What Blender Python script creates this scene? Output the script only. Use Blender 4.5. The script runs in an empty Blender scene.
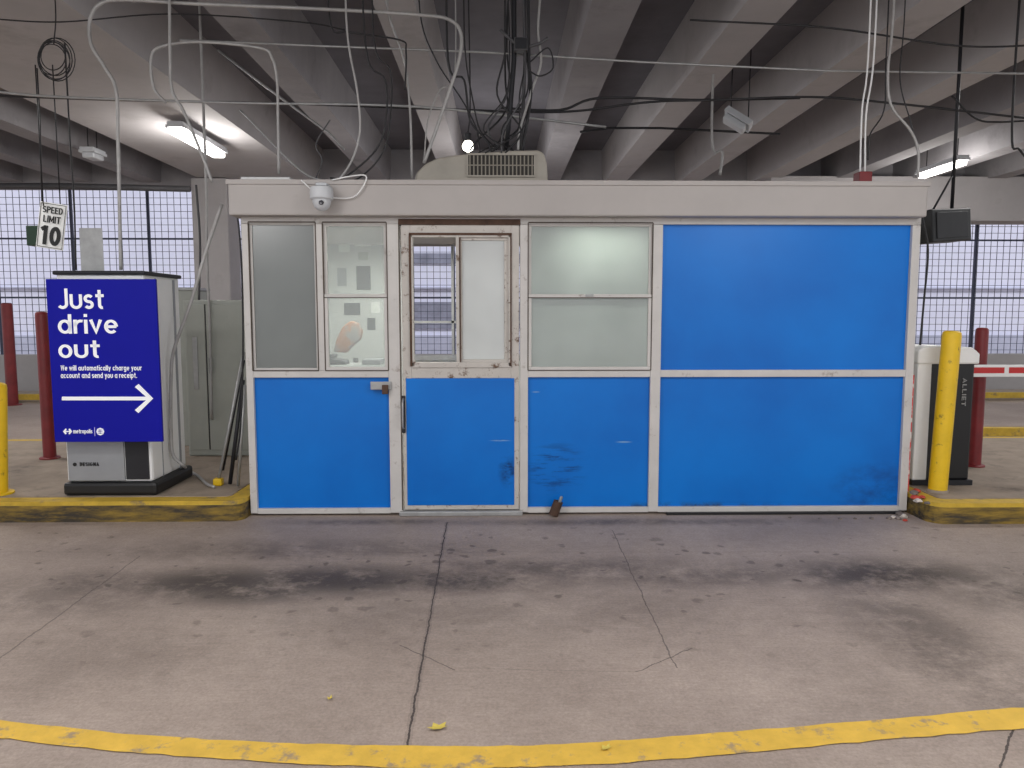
import bpy, bmesh, math, random
from mathutils import Vector, Matrix
random.seed(4)
scene=bpy.context.scene
try:
    scene.view_settings.view_transform='Standard'
except Exception: pass
F=740.0
YAW=math.radians(1.0); PIT=math.radians(5.3)
C=Vector((0,-5.5,1.5))
Fw=Vector((math.sin(YAW)*math.cos(PIT),math.cos(YAW)*math.cos(PIT),-math.sin(PIT)))
Rt=Vector((math.cos(YAW),-math.sin(YAW),0)); Up=Rt.cross(Fw)
def ray(px,py): return Fw+Rt*((px-512)/F)+Up*((384-py)/F)
def W(px,py,y=0.0):
    d=ray(px,py); return C+d*((y-C.y)/d.y)
def G(px,py,z=0.0):
    d=ray(px,py); return C+d*((z-C.z)/d.z)
def lin(v):
    v/=255.0
    return v/12.92 if v<=0.04045 else ((v+0.055)/1.055)**2.4
def c(r,g,b): return (lin(r),lin(g),lin(b),1)

# ---------------------------------------------------------------- materials
def nt(name):
    m=bpy.data.materials.new(name); m.use_nodes=True
    n=m.node_tree.nodes; n.clear()
    o=n.new('ShaderNodeOutputMaterial'); return m,n,m.node_tree.links,o
def ramp(n,a,b,ca=(0,0,0,1),cb=(1,1,1,1)):
    r=n.new('ShaderNodeValToRGB'); e=r.color_ramp.elements
    e[0].position=a;e[1].position=b;e[0].color=ca;e[1].color=cb; return r
def mixc(n,l,fac,a,b,mode='MIX'):
    x=n.new('ShaderNodeMix'); x.data_type='RGBA'; x.blend_type=mode
    for s,v in ((x.inputs[0],fac),(x.inputs[6],a),(x.inputs[7],b)):
        if hasattr(v,'is_output'): l.new(v,s)
        else: s.default_value=v
    return x.outputs[2]
def M(name,col,rough=.6,metal=0,var=.12,scale=5,bump=.0,dirt=None,dlo=.6,dhi=.7,dscale=6,spec=.5,stretch=(1,1,1),emit=None,es=0):
    m,n,l,o=nt(name)
    b=n.new('ShaderNodeBsdfPrincipled'); l.new(b.outputs[0],o.inputs[0])
    g=n.new('ShaderNodeNewGeometry')
    mp=n.new('ShaderNodeMapping'); mp.inputs['Scale'].default_value=stretch; l.new(g.outputs['Position'],mp.inputs[0])
    t=n.new('ShaderNodeTexNoise'); t.inputs['Scale'].default_value=scale; t.inputs['Detail'].default_value=8; t.inputs['Roughness'].default_value=.65
    l.new(mp.outputs[0],t.inputs['Vector'])
    r=ramp(n,.3,.7,tuple(v*(1-var) for v in col[:3])+(1,),tuple(min(1,v*(1+var)) for v in col[:3])+(1,))
    l.new(t.outputs[0],r.inputs[0]); out=r.outputs[0]
    if dirt:
        t2=n.new('ShaderNodeTexNoise'); t2.inputs['Scale'].default_value=dscale; t2.inputs['Detail'].default_value=10; t2.inputs['Roughness'].default_value=.7
        l.new(mp.outputs[0],t2.inputs['Vector'])
        r2=ramp(n,dlo,dhi); l.new(t2.outputs[0],r2.inputs[0])
        out=mixc(n,l,r2.outputs[0],out,dirt)
    l.new(out,b.inputs['Base Color'])
    b.inputs['Roughness'].default_value=rough; b.inputs['Metallic'].default_value=metal
    b.inputs['Specular IOR Level'].default_value=spec
    if bump:
        bp=n.new('ShaderNodeBump'); bp.inputs['Strength'].default_value=bump; bp.inputs['Distance'].default_value=.02
        l.new(t.outputs[0],bp.inputs['Height']); l.new(bp.outputs[0],b.inputs['Normal'])
    if emit:
        b.inputs['Emission Color'].default_value=emit; b.inputs['Emission Strength'].default_value=es
    return m
M_white=M('paint_white',c(196,192,189),.5,var=.07,dirt=c(118,100,86),dlo=.60,dhi=.76,dscale=9)
M_door=M('paint_door_aged',c(188,182,176),.5,var=.1,dirt=c(98,72,54),dlo=.56,dhi=.66,dscale=14)
M_fascia=M('paint_fascia',c(170,164,161),.55,var=.06,scale=2,dirt=c(126,118,110),dlo=.68,dhi=.85,dscale=4)
def blue_mat():
    m,n,l,o=nt('paint_blue_panel')
    b=n.new('ShaderNodeBsdfPrincipled'); l.new(b.outputs[0],o.inputs[0])
    g=n.new('ShaderNodeNewGeometry')
    t=n.new('ShaderNodeTexNoise'); t.inputs['Scale'].default_value=1.3; t.inputs['Detail'].default_value=5; l.new(g.outputs['Position'],t.inputs['Vector'])
    r=ramp(n,.35,.65,c(0,102,192),c(0,115,207)); l.new(t.outputs[0],r.inputs[0])
    out=r.outputs[0]
    def scuff(px,py,rx,rz,sc,lo,hi,col,out):
        p=W(px,py)
        mp=n.new('ShaderNodeMapping'); mp.vector_type='TEXTURE'; mp.inputs['Location'].default_value=(p.x,0,p.z); mp.inputs['Scale'].default_value=(rx,1,rz)
        l.new(g.outputs['Position'],mp.inputs[0])
        ln=n.new('ShaderNodeVectorMath'); ln.operation='LENGTH'; l.new(mp.outputs[0],ln.inputs[0])
        mr=n.new('ShaderNodeMapRange'); mr.interpolation_type='SMOOTHSTEP'; mr.inputs[1].default_value=1; mr.inputs[2].default_value=.2; l.new(ln.outputs['Value'],mr.inputs[0])
        mp2=n.new('ShaderNodeMapping'); mp2.inputs['Scale'].default_value=sc; l.new(g.outputs['Position'],mp2.inputs[0])
        t=n.new('ShaderNodeTexNoise'); t.inputs['Scale'].default_value=8; t.inputs['Detail'].default_value=10; t.inputs['Roughness'].default_value=.7; l.new(mp2.outputs[0],t.inputs['Vector'])
        rr=ramp(n,lo,hi); l.new(t.outputs[0],rr.inputs[0])
        mm=n.new('ShaderNodeMath'); mm.operation='MULTIPLY'; l.new(mr.outputs[0],mm.inputs[0]); l.new(rr.outputs[0],mm.inputs[1])
        return mixc(n,l,mm.outputs[0],out,col)
    out=scuff(508,470,.09,.16,(1,1,2),.4,.58,c(6,40,90),out)
    out=scuff(556,468,.28,.24,(.4,1,3),.5,.6,c(8,48,105),out)
    out=scuff(880,490,.5,.3,(.6,1,1),.4,.75,c(8,60,130),out)
    out=scuff(690,508,1.3,.06,(1,1,1),.45,.62,c(40,60,80),out)
    out=scuff(324,514,.7,.05,(1,1,1),.45,.62,c(30,60,90),out)
    out=scuff(624,442,.08,.008,(.5,1,2),.3,.4,c(120,160,200),out)
    out=scuff(536,392,.04,.008,(.5,1,2),.3,.4,c(110,150,200),out)
    out=scuff(500,440,.1,.008,(.5,1,2),.4,.5,c(110,150,200),out)
    l.new(out,b.inputs['Base Color']); b.inputs['Roughness'].default_value=.36; b.inputs['Specular IOR Level'].default_value=.3
    return m
M_blue=blue_mat()
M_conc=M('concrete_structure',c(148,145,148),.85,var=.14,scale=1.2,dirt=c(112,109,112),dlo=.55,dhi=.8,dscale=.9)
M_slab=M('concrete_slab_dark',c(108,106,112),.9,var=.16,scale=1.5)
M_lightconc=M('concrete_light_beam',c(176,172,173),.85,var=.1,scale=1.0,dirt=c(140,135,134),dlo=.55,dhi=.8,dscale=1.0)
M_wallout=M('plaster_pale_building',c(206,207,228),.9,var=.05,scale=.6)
M_bandout=M('building_grey_band',c(165,168,190),.8,var=.1)  # plain grey-blue colour of the facade bands
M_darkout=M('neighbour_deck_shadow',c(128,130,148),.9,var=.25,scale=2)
M_galv=M('galvanised_steel',c(165,165,165),.45,.5,var=.15,scale=12)
M_cond=M('conduit_grey',c(165,163,162),.5,.2,var=.15,scale=10)
M_dark=M('dark_metal',c(38,38,42),.5,.3,var=.2)
M_black=M('black_plastic',c(22,22,25),.45,var=.2)
M_cable=M('cable_black',c(36,35,38),.6,var=.2)
M_greycable=M('cable_grey',c(76,75,78),.6,var=.2)
M_red=M('paint_red_worn',c(120,32,36),.5,var=.2,scale=7,dirt=c(70,30,30),dlo=.6,dhi=.8)
M_yel=M('paint_yellow_worn',c(222,182,20),.5,var=.12,dirt=c(110,88,38),dlo=.59,dhi=.68,dscale=11)
M_yelc=M('paint_yellow_kerb',c(150,122,44),.7,var=.3,scale=12,bump=.3,dirt=c(56,49,40),dlo=.36,dhi=.6,dscale=8,stretch=(.35,1,2))
M_ytop=M('paint_yellow_edge',c(198,164,56),.7,var=.18,scale=9,bump=.2,dirt=c(128,112,84),dlo=.55,dhi=.68,dscale=8)
M_isl=M('concrete_island',c(148,134,120),.85,var=.2,scale=5,bump=.2,dirt=c(95,85,76),dlo=.56,dhi=.75,dscale=3)
M_kwhite=M('machine_white',c(232,232,232),.4,var=.03)
M_lampbody=M('lamp_housing_grey',c(196,198,202),.5,var=.05)
M_kgrey=M('machine_grey',c(150,152,156),.4,.3,var=.05)
M_signblue=M('sign_deep_blue',c(16,18,152),.5,var=.03,spec=.15)
M_txt=M('lettering_white',c(245,245,248),.5,var=.0,emit=(1,1,1,1),es=.12)
M_txtdim=M('lettering_dim',c(150,150,150),.5,var=.0)
M_txtblk=M('lettering_black',c(20,20,20),.5,var=.0)
M_cab=M('cabinet_beige_grey',c(170,173,166),.5,var=.06,dirt=c(120,120,110),dlo=.66,dhi=.8)
M_ac=M('air_conditioner_casing',c(168,161,150),.5,var=.08,dirt=c(120,108,95),dlo=.6,dhi=.8)
M_slat=M('air_conditioner_slats',c(140,132,120),.5,var=.1)
M_recess=M('air_conditioner_recess',c(48,44,40),.7,var=.1)
M_int=M('interior_wall_paint',c(205,207,204),.7,var=.04)
M_paper=M('paper',c(240,240,236),.8,var=.04)
M_note=M('dark_print',c(80,83,86),.8,var=.2,scale=30)
M_rust=M('rusty_metal',c(88,66,54),.7,.4,var=.3,scale=18,bump=.4)
M_ora=M('orange_brown_fabric',c(176,122,88),.8,var=.3,dirt=c(150,146,142),dlo=.5,dhi=.56,dscale=5)
M_screen=M('screen_steel',c(70,74,92),.6,.3,var=.1)
M_leaf=M('leaf_yellow',c(196,176,80),.7,var=.2,scale=30)
M_rock=M('rubble_grey',c(120,110,104),.9,var=.3,scale=20,bump=.4)
M_lens=M('camera_lens_dark',c(60,60,66),.2,var=.0)
def M_emit(name,col,s):
    m,n,l,o=nt(name); e=n.new('ShaderNodeEmission'); e.inputs[0].default_value=col; e.inputs[1].default_value=s; l.new(e.outputs[0],o.inputs[0]); return m
M_tube=M_emit('fluorescent_tube',(1,.97,.9,1),11)
M_bulb=M_emit('bulb_warm',(1,.95,.8,1),9)
def frosted(name,col,tf=.75,d2=None):
    m,n,l,o=nt(name)
    g=n.new('ShaderNodeNewGeometry'); t=n.new('ShaderNodeTexNoise'); t.inputs['Scale'].default_value=2; l.new(g.outputs['Position'],t.inputs['Vector'])
    r=ramp(n,.3,.7,tuple(v*.85 for v in col[:3])+(1,),col); l.new(t.outputs[0],r.inputs[0])
    d=n.new('ShaderNodeBsdfDiffuse'); tr=n.new('ShaderNodeBsdfTranslucent'); gl=n.new('ShaderNodeBsdfGlossy'); gl.inputs['Roughness'].default_value=.25
    l.new(r.outputs[0],d.inputs[0]); l.new(r.outputs[0],tr.inputs[0])
    a=n.new('ShaderNodeMixShader'); a.inputs[0].default_value=tf; l.new(d.outputs[0],a.inputs[1]); l.new(tr.outputs[0],a.inputs[2])
    b=n.new('ShaderNodeMixShader'); b.inputs[0].default_value=.10; l.new(a.outputs[0],b.inputs[1]); l.new(gl.outputs[0],b.inputs[2])
    l.new(b.outputs[0],o.inputs[0]); return m
M_frost=frosted('frosted_glass_grey',c(194,200,198),.68)
M_frost2=frosted('frosted_glass_pale',c(226,228,228),.5)
M_frost3=frosted('frosted_glass_dim',c(142,146,144),.6)
def clear():
    m,n,l,o=nt('clear_glass')
    t=n.new('ShaderNodeBsdfTransparent'); t.inputs[0].default_value=(.9,.93,.91,1); g=n.new('ShaderNodeBsdfGlossy'); g.inputs['Roughness'].default_value=.05
    d=n.new('ShaderNodeBsdfDiffuse'); d.inputs[0].default_value=(.6,.62,.6,1)
    x=n.new('ShaderNodeMixShader'); x.inputs[0].default_value=.22; l.new(t.outputs[0],x.inputs[1]); l.new(d.outputs[0],x.inputs[2])
    a=n.new('ShaderNodeMixShader'); a.inputs[0].default_value=.07; l.new(x.outputs[0],a.inputs[1]); l.new(g.outputs[0],a.inputs[2]); l.new(a.outputs[0],o.inputs[0]); return m
M_glass=clear()

def floor_mat():
    m,n,l,o=nt('concrete_floor')
    b=n.new('ShaderNodeBsdfPrincipled'); l.new(b.outputs[0],o.inputs[0])
    g=n.new('ShaderNodeNewGeometry'); P=g.outputs['Position']
    def noise(s,d=8,r=.6,st=(1,1,1)):
        mp=n.new('ShaderNodeMapping'); mp.inputs['Scale'].default_value=st; l.new(P,mp.inputs[0])
        t=n.new('ShaderNodeTexNoise'); t.inputs['Scale'].default_value=s; t.inputs['Detail'].default_value=d; t.inputs['Roughness'].default_value=r; l.new(mp.outputs[0],t.inputs['Vector']); return t.outputs[0]
    def math_(op,a,bv,clamp=False):
        x=n.new('ShaderNodeMath'); x.operation=op; x.use_clamp=clamp
        for s,v in ((x.inputs[0],a),(x.inputs[1],bv)):
            if hasattr(v,'is_output'): l.new(v,s)
            else: s.default_value=v
        return x.outputs[0]
    big=noise(1.0,9,.6); fine=noise(70,5,.75); mid=noise(14,8,.75)
    r=ramp(n,.3,.72,c(154,139,129),c(182,166,155)); l.new(big,r.inputs[0]); out=r.outputs[0]
    rf=ramp(n,.25,.8,(.68,.68,.68,1),(1.22,1.22,1.22,1)); l.new(fine,rf.inputs[0])
    out=mixc(n,l,1.0,out,rf.outputs[0],'MULTIPLY')
    rm=ramp(n,.3,.7,(.86,.85,.84,1),(1.07,1.07,1.07,1)); l.new(mid,rm.inputs[0])
    out=mixc(n,l,1.0,out,rm.outputs[0],'MULTIPLY')
    st=noise(5,4,.6,(1,14,1)); rs=ramp(n,.3,.7,(.93,.93,.93,1),(1.04,1.04,1.04,1)); l.new(st,rs.inputs[0])
    out=mixc(n,l,1.0,out,rs.outputs[0],'MULTIPLY')
    wob=noise(3.6,10,.78)
    def blob(px,py,rx,ry,amt,rot=0,lo=.33,hi=.56):
        p=G(px,py)
        mp=n.new('ShaderNodeMapping'); mp.vector_type='TEXTURE'; mp.inputs['Location'].default_value=(p.x,p.y,0); mp.inputs['Rotation'].default_value=(0,0,rot); mp.inputs['Scale'].default_value=(rx,ry,1); l.new(P,mp.inputs[0])
        ln=n.new('ShaderNodeVectorMath'); ln.operation='LENGTH'; l.new(mp.outputs[0],ln.inputs[0])
        mr=n.new('ShaderNodeMapRange'); mr.interpolation_type='SMOOTHSTEP'; mr.inputs[1].default_value=1.15; mr.inputs[2].default_value=.1; l.new(ln.outputs['Value'],mr.inputs[0])
        w=ramp(n,lo,hi); l.new(wob,w.inputs[0])
        x=math_('MULTIPLY',mr.outputs[0],w.outputs[0]); return math_('MULTIPLY',x,amt)
    blobs=[(215,583,.85,.38,1.25,0,.25,.5),(250,590,.7,.34,1.2,0,.25,.5),(330,580,1.1,.38,1.2,0,.25,.5),(440,580,1.1,.32,1.1),(120,585,.9,.35,.85),(885,575,1.0,.4,1.2,0,.28,.52),(930,640,.45,1.3,.8),
           (560,570,1.8,.3,.85),(700,576,1.2,.28,.8),(60,600,.9,.4,.6),(360,588,.16,.1,1.3),(300,550,1.9,.32,.65),(1000,590,.6,.6,.8),(620,522,2.0,.12,.8),(380,522,1.0,.1,.8),(500,615,2.4,.5,.35),(860,690,.5,.6,.3),(110,650,1.0,.6,.3)]
    tot=None
    for bl in blobs:
        x=blob(*bl); tot=x if tot is None else math_('MAXIMUM',tot,x)
    out=mixc(n,l,math_('MULTIPLY',tot,.82,True),out,c(70,61,56))
    nz=n.new('ShaderNodeTexNoise'); nz.inputs['Scale'].default_value=11; nz.inputs['Detail'].default_value=4; l.new(P,nz.inputs['Vector'])
    vm=n.new('ShaderNodeVectorMath'); vm.operation='MULTIPLY_ADD'; l.new(nz.outputs['Color'],vm.inputs[0]); vm.inputs[1].default_value=(.10,.10,0); l.new(P,vm.inputs[2])
    yy=n.new('ShaderNodeSeparateXYZ'); l.new(P,yy.inputs[0])
    for sc,pw,mx,amt in ((3.0,5,.17,.45),(8,3.8,.29,.65),(6.3,5,.3,.5),(12,4.,.32,.55)):
        v=n.new('ShaderNodeTexVoronoi'); v.inputs['Scale'].default_value=sc
        l.new(vm.outputs[0],v.inputs['Vector'])
        sep=n.new('ShaderNodeSeparateColor'); l.new(v.outputs['Color'],sep.inputs[0])
        rad=math_('MULTIPLY',math_('POWER',sep.outputs[0],pw),mx)
        dd=math_('SUBTRACT',rad,v.outputs['Distance'])
        mr=n.new('ShaderNodeMapRange'); mr.inputs[1].default_value=0; mr.inputs[2].default_value=.09; l.new(dd,mr.inputs[0])
        mb=n.new('ShaderNodeMapRange'); mb.inputs[1].default_value=1.4; mb.inputs[2].default_value=.2; mb.inputs[3].default_value=.12; mb.inputs[4].default_value=1
        l.new(math_('ABSOLUTE',math_('ADD',yy.outputs[1],1.25),0),mb.inputs[0])
        out=mixc(n,l,math_('MULTIPLY',math_('MULTIPLY',mr.outputs[0],mb.outputs[0]),amt),out,c(70,60,55))
    wn=noise(6,6,.7); wn=math_('MULTIPLY',math_('SUBTRACT',wn,.5),.04)
    for (ax,ay,bx_,by_,w,amt) in [(447,522,403,768,.0038,.85),(447,522,403,768,.014,.18),(612,530,676,668,.003,.65),(400,645,455,670,.003,.65),(636,672,692,648,.003,.65),(140,556,-30,680,.0042,.5),(1018,712,998,775,.004,.85),(455,668,636,672,.003,.25),(0,552,1024,552,.004,.25)]:
        a=G(ax,ay); bb=G(bx_,by_); d=Vector((bb.x-a.x,bb.y-a.y)); L=d.length; d/=L; nn=Vector((-d.y,d.x))
        q=math_('ADD',math_('MULTIPLY',yy.outputs[0],nn.x),math_('MULTIPLY',yy.outputs[1],nn.y))
        q=math_('SUBTRACT',q,nn.x*a.x+nn.y*a.y); q=math_('ADD',q,wn); q=math_('ABSOLUTE',q,0)
        k=math_('LESS_THAN',q,w)
        t=math_('ADD',math_('MULTIPLY',yy.outputs[0],d.x),math_('MULTIPLY',yy.outputs[1],d.y)); t=math_('SUBTRACT',t,d.x*a.x+d.y*a.y)
        k=math_('MULTIPLY',k,math_('GREATER_THAN',t,0)); k=math_('MULTIPLY',k,math_('LESS_THAN',t,L))
        out=mixc(n,l,math_('MULTIPLY',k,amt),out,c(52,45,42))
    l.new(out,b.inputs['Base Color']); b.inputs['Roughness'].default_value=.6; b.inputs['Specular IOR Level'].default_value=.3
    bp=n.new('ShaderNodeBump'); bp.inputs['Strength'].default_value=.35; bp.inputs['Distance'].default_value=.01; l.new(fine,bp.inputs['Height']); l.new(bp.outputs[0],b.inputs['Normal'])
    return m
M_floor=floor_mat()

# ---------------------------------------------------------------- geometry helpers
def wloc(o):
    v=Vector(o.location)
    while o.parent: o=o.parent; v+=Vector(o.location)
    return v
def finish(me,name,mat,parent=None,label=None,cat=None,kind=None,group=None,smooth=False):
    xs=[v.co for v in me.vertices]
    lo=Vector((min(v.x for v in xs),min(v.y for v in xs),min(v.z for v in xs))); hi=Vector((max(v.x for v in xs),max(v.y for v in xs),max(v.z for v in xs)))
    ctr=(lo+hi)/2
    if parent is None: ctr.z=lo.z
    me.transform(Matrix.Translation(-ctr))
    if not me.materials: me.materials.append(mat)
    if smooth:
        for p in me.polygons: p.use_smooth=True
    ob=bpy.data.objects.new(name,me); scene.collection.objects.link(ob)
    if parent:
        ob.parent=parent; ob.location=ctr-wloc(parent)
    else: ob.location=ctr
    if label: ob['label']=label
    if cat: ob['category']=cat
    if kind: ob['kind']=kind
    if group: ob['group']=group
    return ob
def empty(name,loc,label,cat,group=None):
    e=bpy.data.objects.new(name,None); e.empty_display_size=.2; scene.collection.objects.link(e); e.location=loc
    e['label']=label; e['category']=cat
    if group: e['group']=group
    return e
def addbox(bm,x0,x1,y0,y1,z0,z1,bev=0,M4=None,seg=2):
    b=bmesh.new()
    r=bmesh.ops.create_cube(b,size=1)
    for v in b.verts:
        v.co=Vector(((x0+x1)/2+v.co.x*(x1-x0),(y0+y1)/2+v.co.y*(y1-y0),(z0+z1)/2+v.co.z*(z1-z0)))
    if bev: bmesh.ops.bevel(b,geom=b.edges[:],offset=bev,segments=seg,profile=.5,affect='EDGES')
    if M4 is not None: b.transform(M4)
    t=bpy.data.meshes.new('t'); b.to_mesh(t); b.free(); bm.from_mesh(t); bpy.data.meshes.remove(t)
def boxes(name,lst,mat,bev=0,seg=2,**k):
    bm=bmesh.new()
    for q in lst: addbox(bm,*q[:6],bev=bev,M4=(q[6] if len(q)>6 else None),seg=seg)
    me=bpy.data.meshes.new(name); bm.to_mesh(me); bm.free(); return finish(me,name,mat,**k)
def box(name,x0,x1,y0,y1,z0,z1,mat,bev=0,**k): return boxes(name,[(x0,x1,y0,y1,z0,z1)],mat,bev,**k)
def prism(name,pts,y0,y1,mat,bev=0,seg=2,**k):
    bm=bmesh.new(); a=[bm.verts.new((x,y0,z)) for x,z in pts]; b=[bm.verts.new((x,y1,z)) for x,z in pts]
    bm.faces.new(a); bm.faces.new(b[::-1]); n=len(pts)
    for i in range(n): bm.faces.new((a[i],b[i],b[(i+1)%n],a[(i+1)%n]))
    bmesh.ops.recalc_face_normals(bm,faces=bm.faces)
    if bev: bmesh.ops.bevel(bm,geom=bm.edges[:],offset=bev,segments=seg,profile=.5,affect='EDGES')
    me=bpy.data.meshes.new(name); bm.to_mesh(me); bm.free(); return finish(me,name,mat,**k)
def flat(name,pts,z0,z1,mat,**k):
    bm=bmesh.new(); a=[bm.verts.new((x,y,z0)) for x,y in pts]; b=[bm.verts.new((x,y,z1)) for x,y in pts]
    bm.faces.new(a); bm.faces.new(b[::-1]); n=len(pts)
    for i in range(n): bm.faces.new((a[i],b[i],b[(i+1)%n],a[(i+1)%n]))
    bmesh.ops.recalc_face_normals(bm,faces=bm.faces)
    me=bpy.data.meshes.new(name); bm.to_mesh(me); bm.free(); return finish(me,name,mat,**k)
def catmull(p,sub=6):
    if len(p)<3: return p
    o=[]
    q=[p[0]*2-p[1]]+p+[p[-1]*2-p[-2]]
    for i in range(1,len(q)-2):
        for s in range(sub):
            t=s/sub; a,b,cc,d=q[i-1],q[i],q[i+1],q[i+2]
            o.append(.5*((2*b)+(cc-a)*t+(2*a-5*b+4*cc-d)*t*t+(3*b-a-3*cc+d)*t**3))
    o.append(p[-1]); return o
def sweep(bm,pts,r,n=8):
    rings=[]; prev=None
    for i,p in enumerate(pts):
        t=(pts[min(i+1,len(pts)-1)]-pts[max(i-1,0)]).normalized()
        if prev is None:
            u=t.orthogonal().normalized()
        else:
            u=(prev-t*prev.dot(t)); u=u.normalized() if u.length>1e-6 else t.orthogonal().normalized()
        prev=u; v=t.cross(u)
        rr=r[i] if isinstance(r,list) else r
        rings.append([bm.verts.new(p+(u*math.cos(2*math.pi*k/n)+v*math.sin(2*math.pi*k/n))*rr) for k in range(n)])
    for a,b in zip(rings,rings[1:]):
        for k in range(n): bm.faces.new((a[k],a[(k+1)%n],b[(k+1)%n],b[k]))
    bm.faces.new(rings[0][::-1]); bm.faces.new(rings[-1])
def tubes(name,lst,r,mat,smooth_path=True,n=8,**k):
    bm=bmesh.new()
    for pts in lst:
        pts=[Vector(p) for p in pts]
        if smooth_path: pts=catmull(pts)
        sweep(bm,pts,r,n)
    me=bpy.data.meshes.new(name); bm.to_mesh(me); bm.free()
    return finish(me,name,mat,smooth=True,**k)
def lathe(name,prof,base,mat,n=24,tilt=None,**k):
    bm=bmesh.new(); rings=[]
    for r,z in prof:
        rings.append([bm.verts.new((r*math.cos(2*math.pi*i/n),r*math.sin(2*math.pi*i/n),z)) for i in range(n)])
    for a,b in zip(rings,rings[1:]):
        for i in range(n): bm.faces.new((a[i],a[(i+1)%n],b[(i+1)%n],b[i]))
    bm.faces.new(rings[0][::-1]); bm.faces.new(rings[-1])
    bmesh.ops.recalc_face_normals(bm,faces=bm.faces)
    if tilt is not None: bm.transform(tilt)
    bm.transform(Matrix.Translation(Vector(base)))
    me=bpy.data.meshes.new(name); bm.to_mesh(me); bm.free()
    ob=finish(me,name,mat,smooth=True,**k)
    try: me.set_sharp_from_angle(angle=math.radians(40))
    except Exception: pass
    return ob
def fit(me,x0,x1,z0,z1,y,rotM):
    vs=[v.co for v in me.vertices]; ax=min(v.x for v in vs);bx=max(v.x for v in vs);ay=min(v.y for v in vs);by=max(v.y for v in vs)
    for v in me.vertices:
        v.co=(x0+(v.co.x-ax)/(bx-ax)*(x1-x0), y-v.co.z, z0+(v.co.y-ay)/(by-ay)*(z1-z0))
    if rotM is not None: me.transform(rotM)
def text(name,s,x0,x1,z0,z1,y,mat,off=0.0,rotM=None,sp=1.0,**k):
    cu=bpy.data.curves.new(name,'FONT'); cu.body=s; cu.extrude=.004; cu.offset=off; cu.size=1; cu.space_character=sp; cu.resolution_u=4
    o=bpy.data.objects.new('tmp',cu); scene.collection.objects.link(o)
    bpy.context.view_layer.update(); dg=bpy.context.evaluated_depsgraph_get()
    me=bpy.data.meshes.new_from_object(o.evaluated_get(dg)); bpy.data.objects.remove(o)
    fit(me,x0,x1,z0,z1,y,rotM); me.materials.clear()
    return finish(me,name,mat,**k)
def arc(cx,cz,rx,rz,a0,a1,n=14): return [(cx+rx*math.cos(math.radians(a0+(a1-a0)*i/n)),cz+rz*math.sin(math.radians(a0+(a1-a0)*i/n))) for i in range(n+1)]
def Sg(hh,wd,h):
    q=(hh-2*h)/4; zt_=hh-h-q; zb_=h+q; cx=wd/2; rx=wd/2-h
    return [arc(cx,zt_,rx,q,30,270)+arc(cx,zb_,rx,q,90,-150)[1:]]
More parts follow.
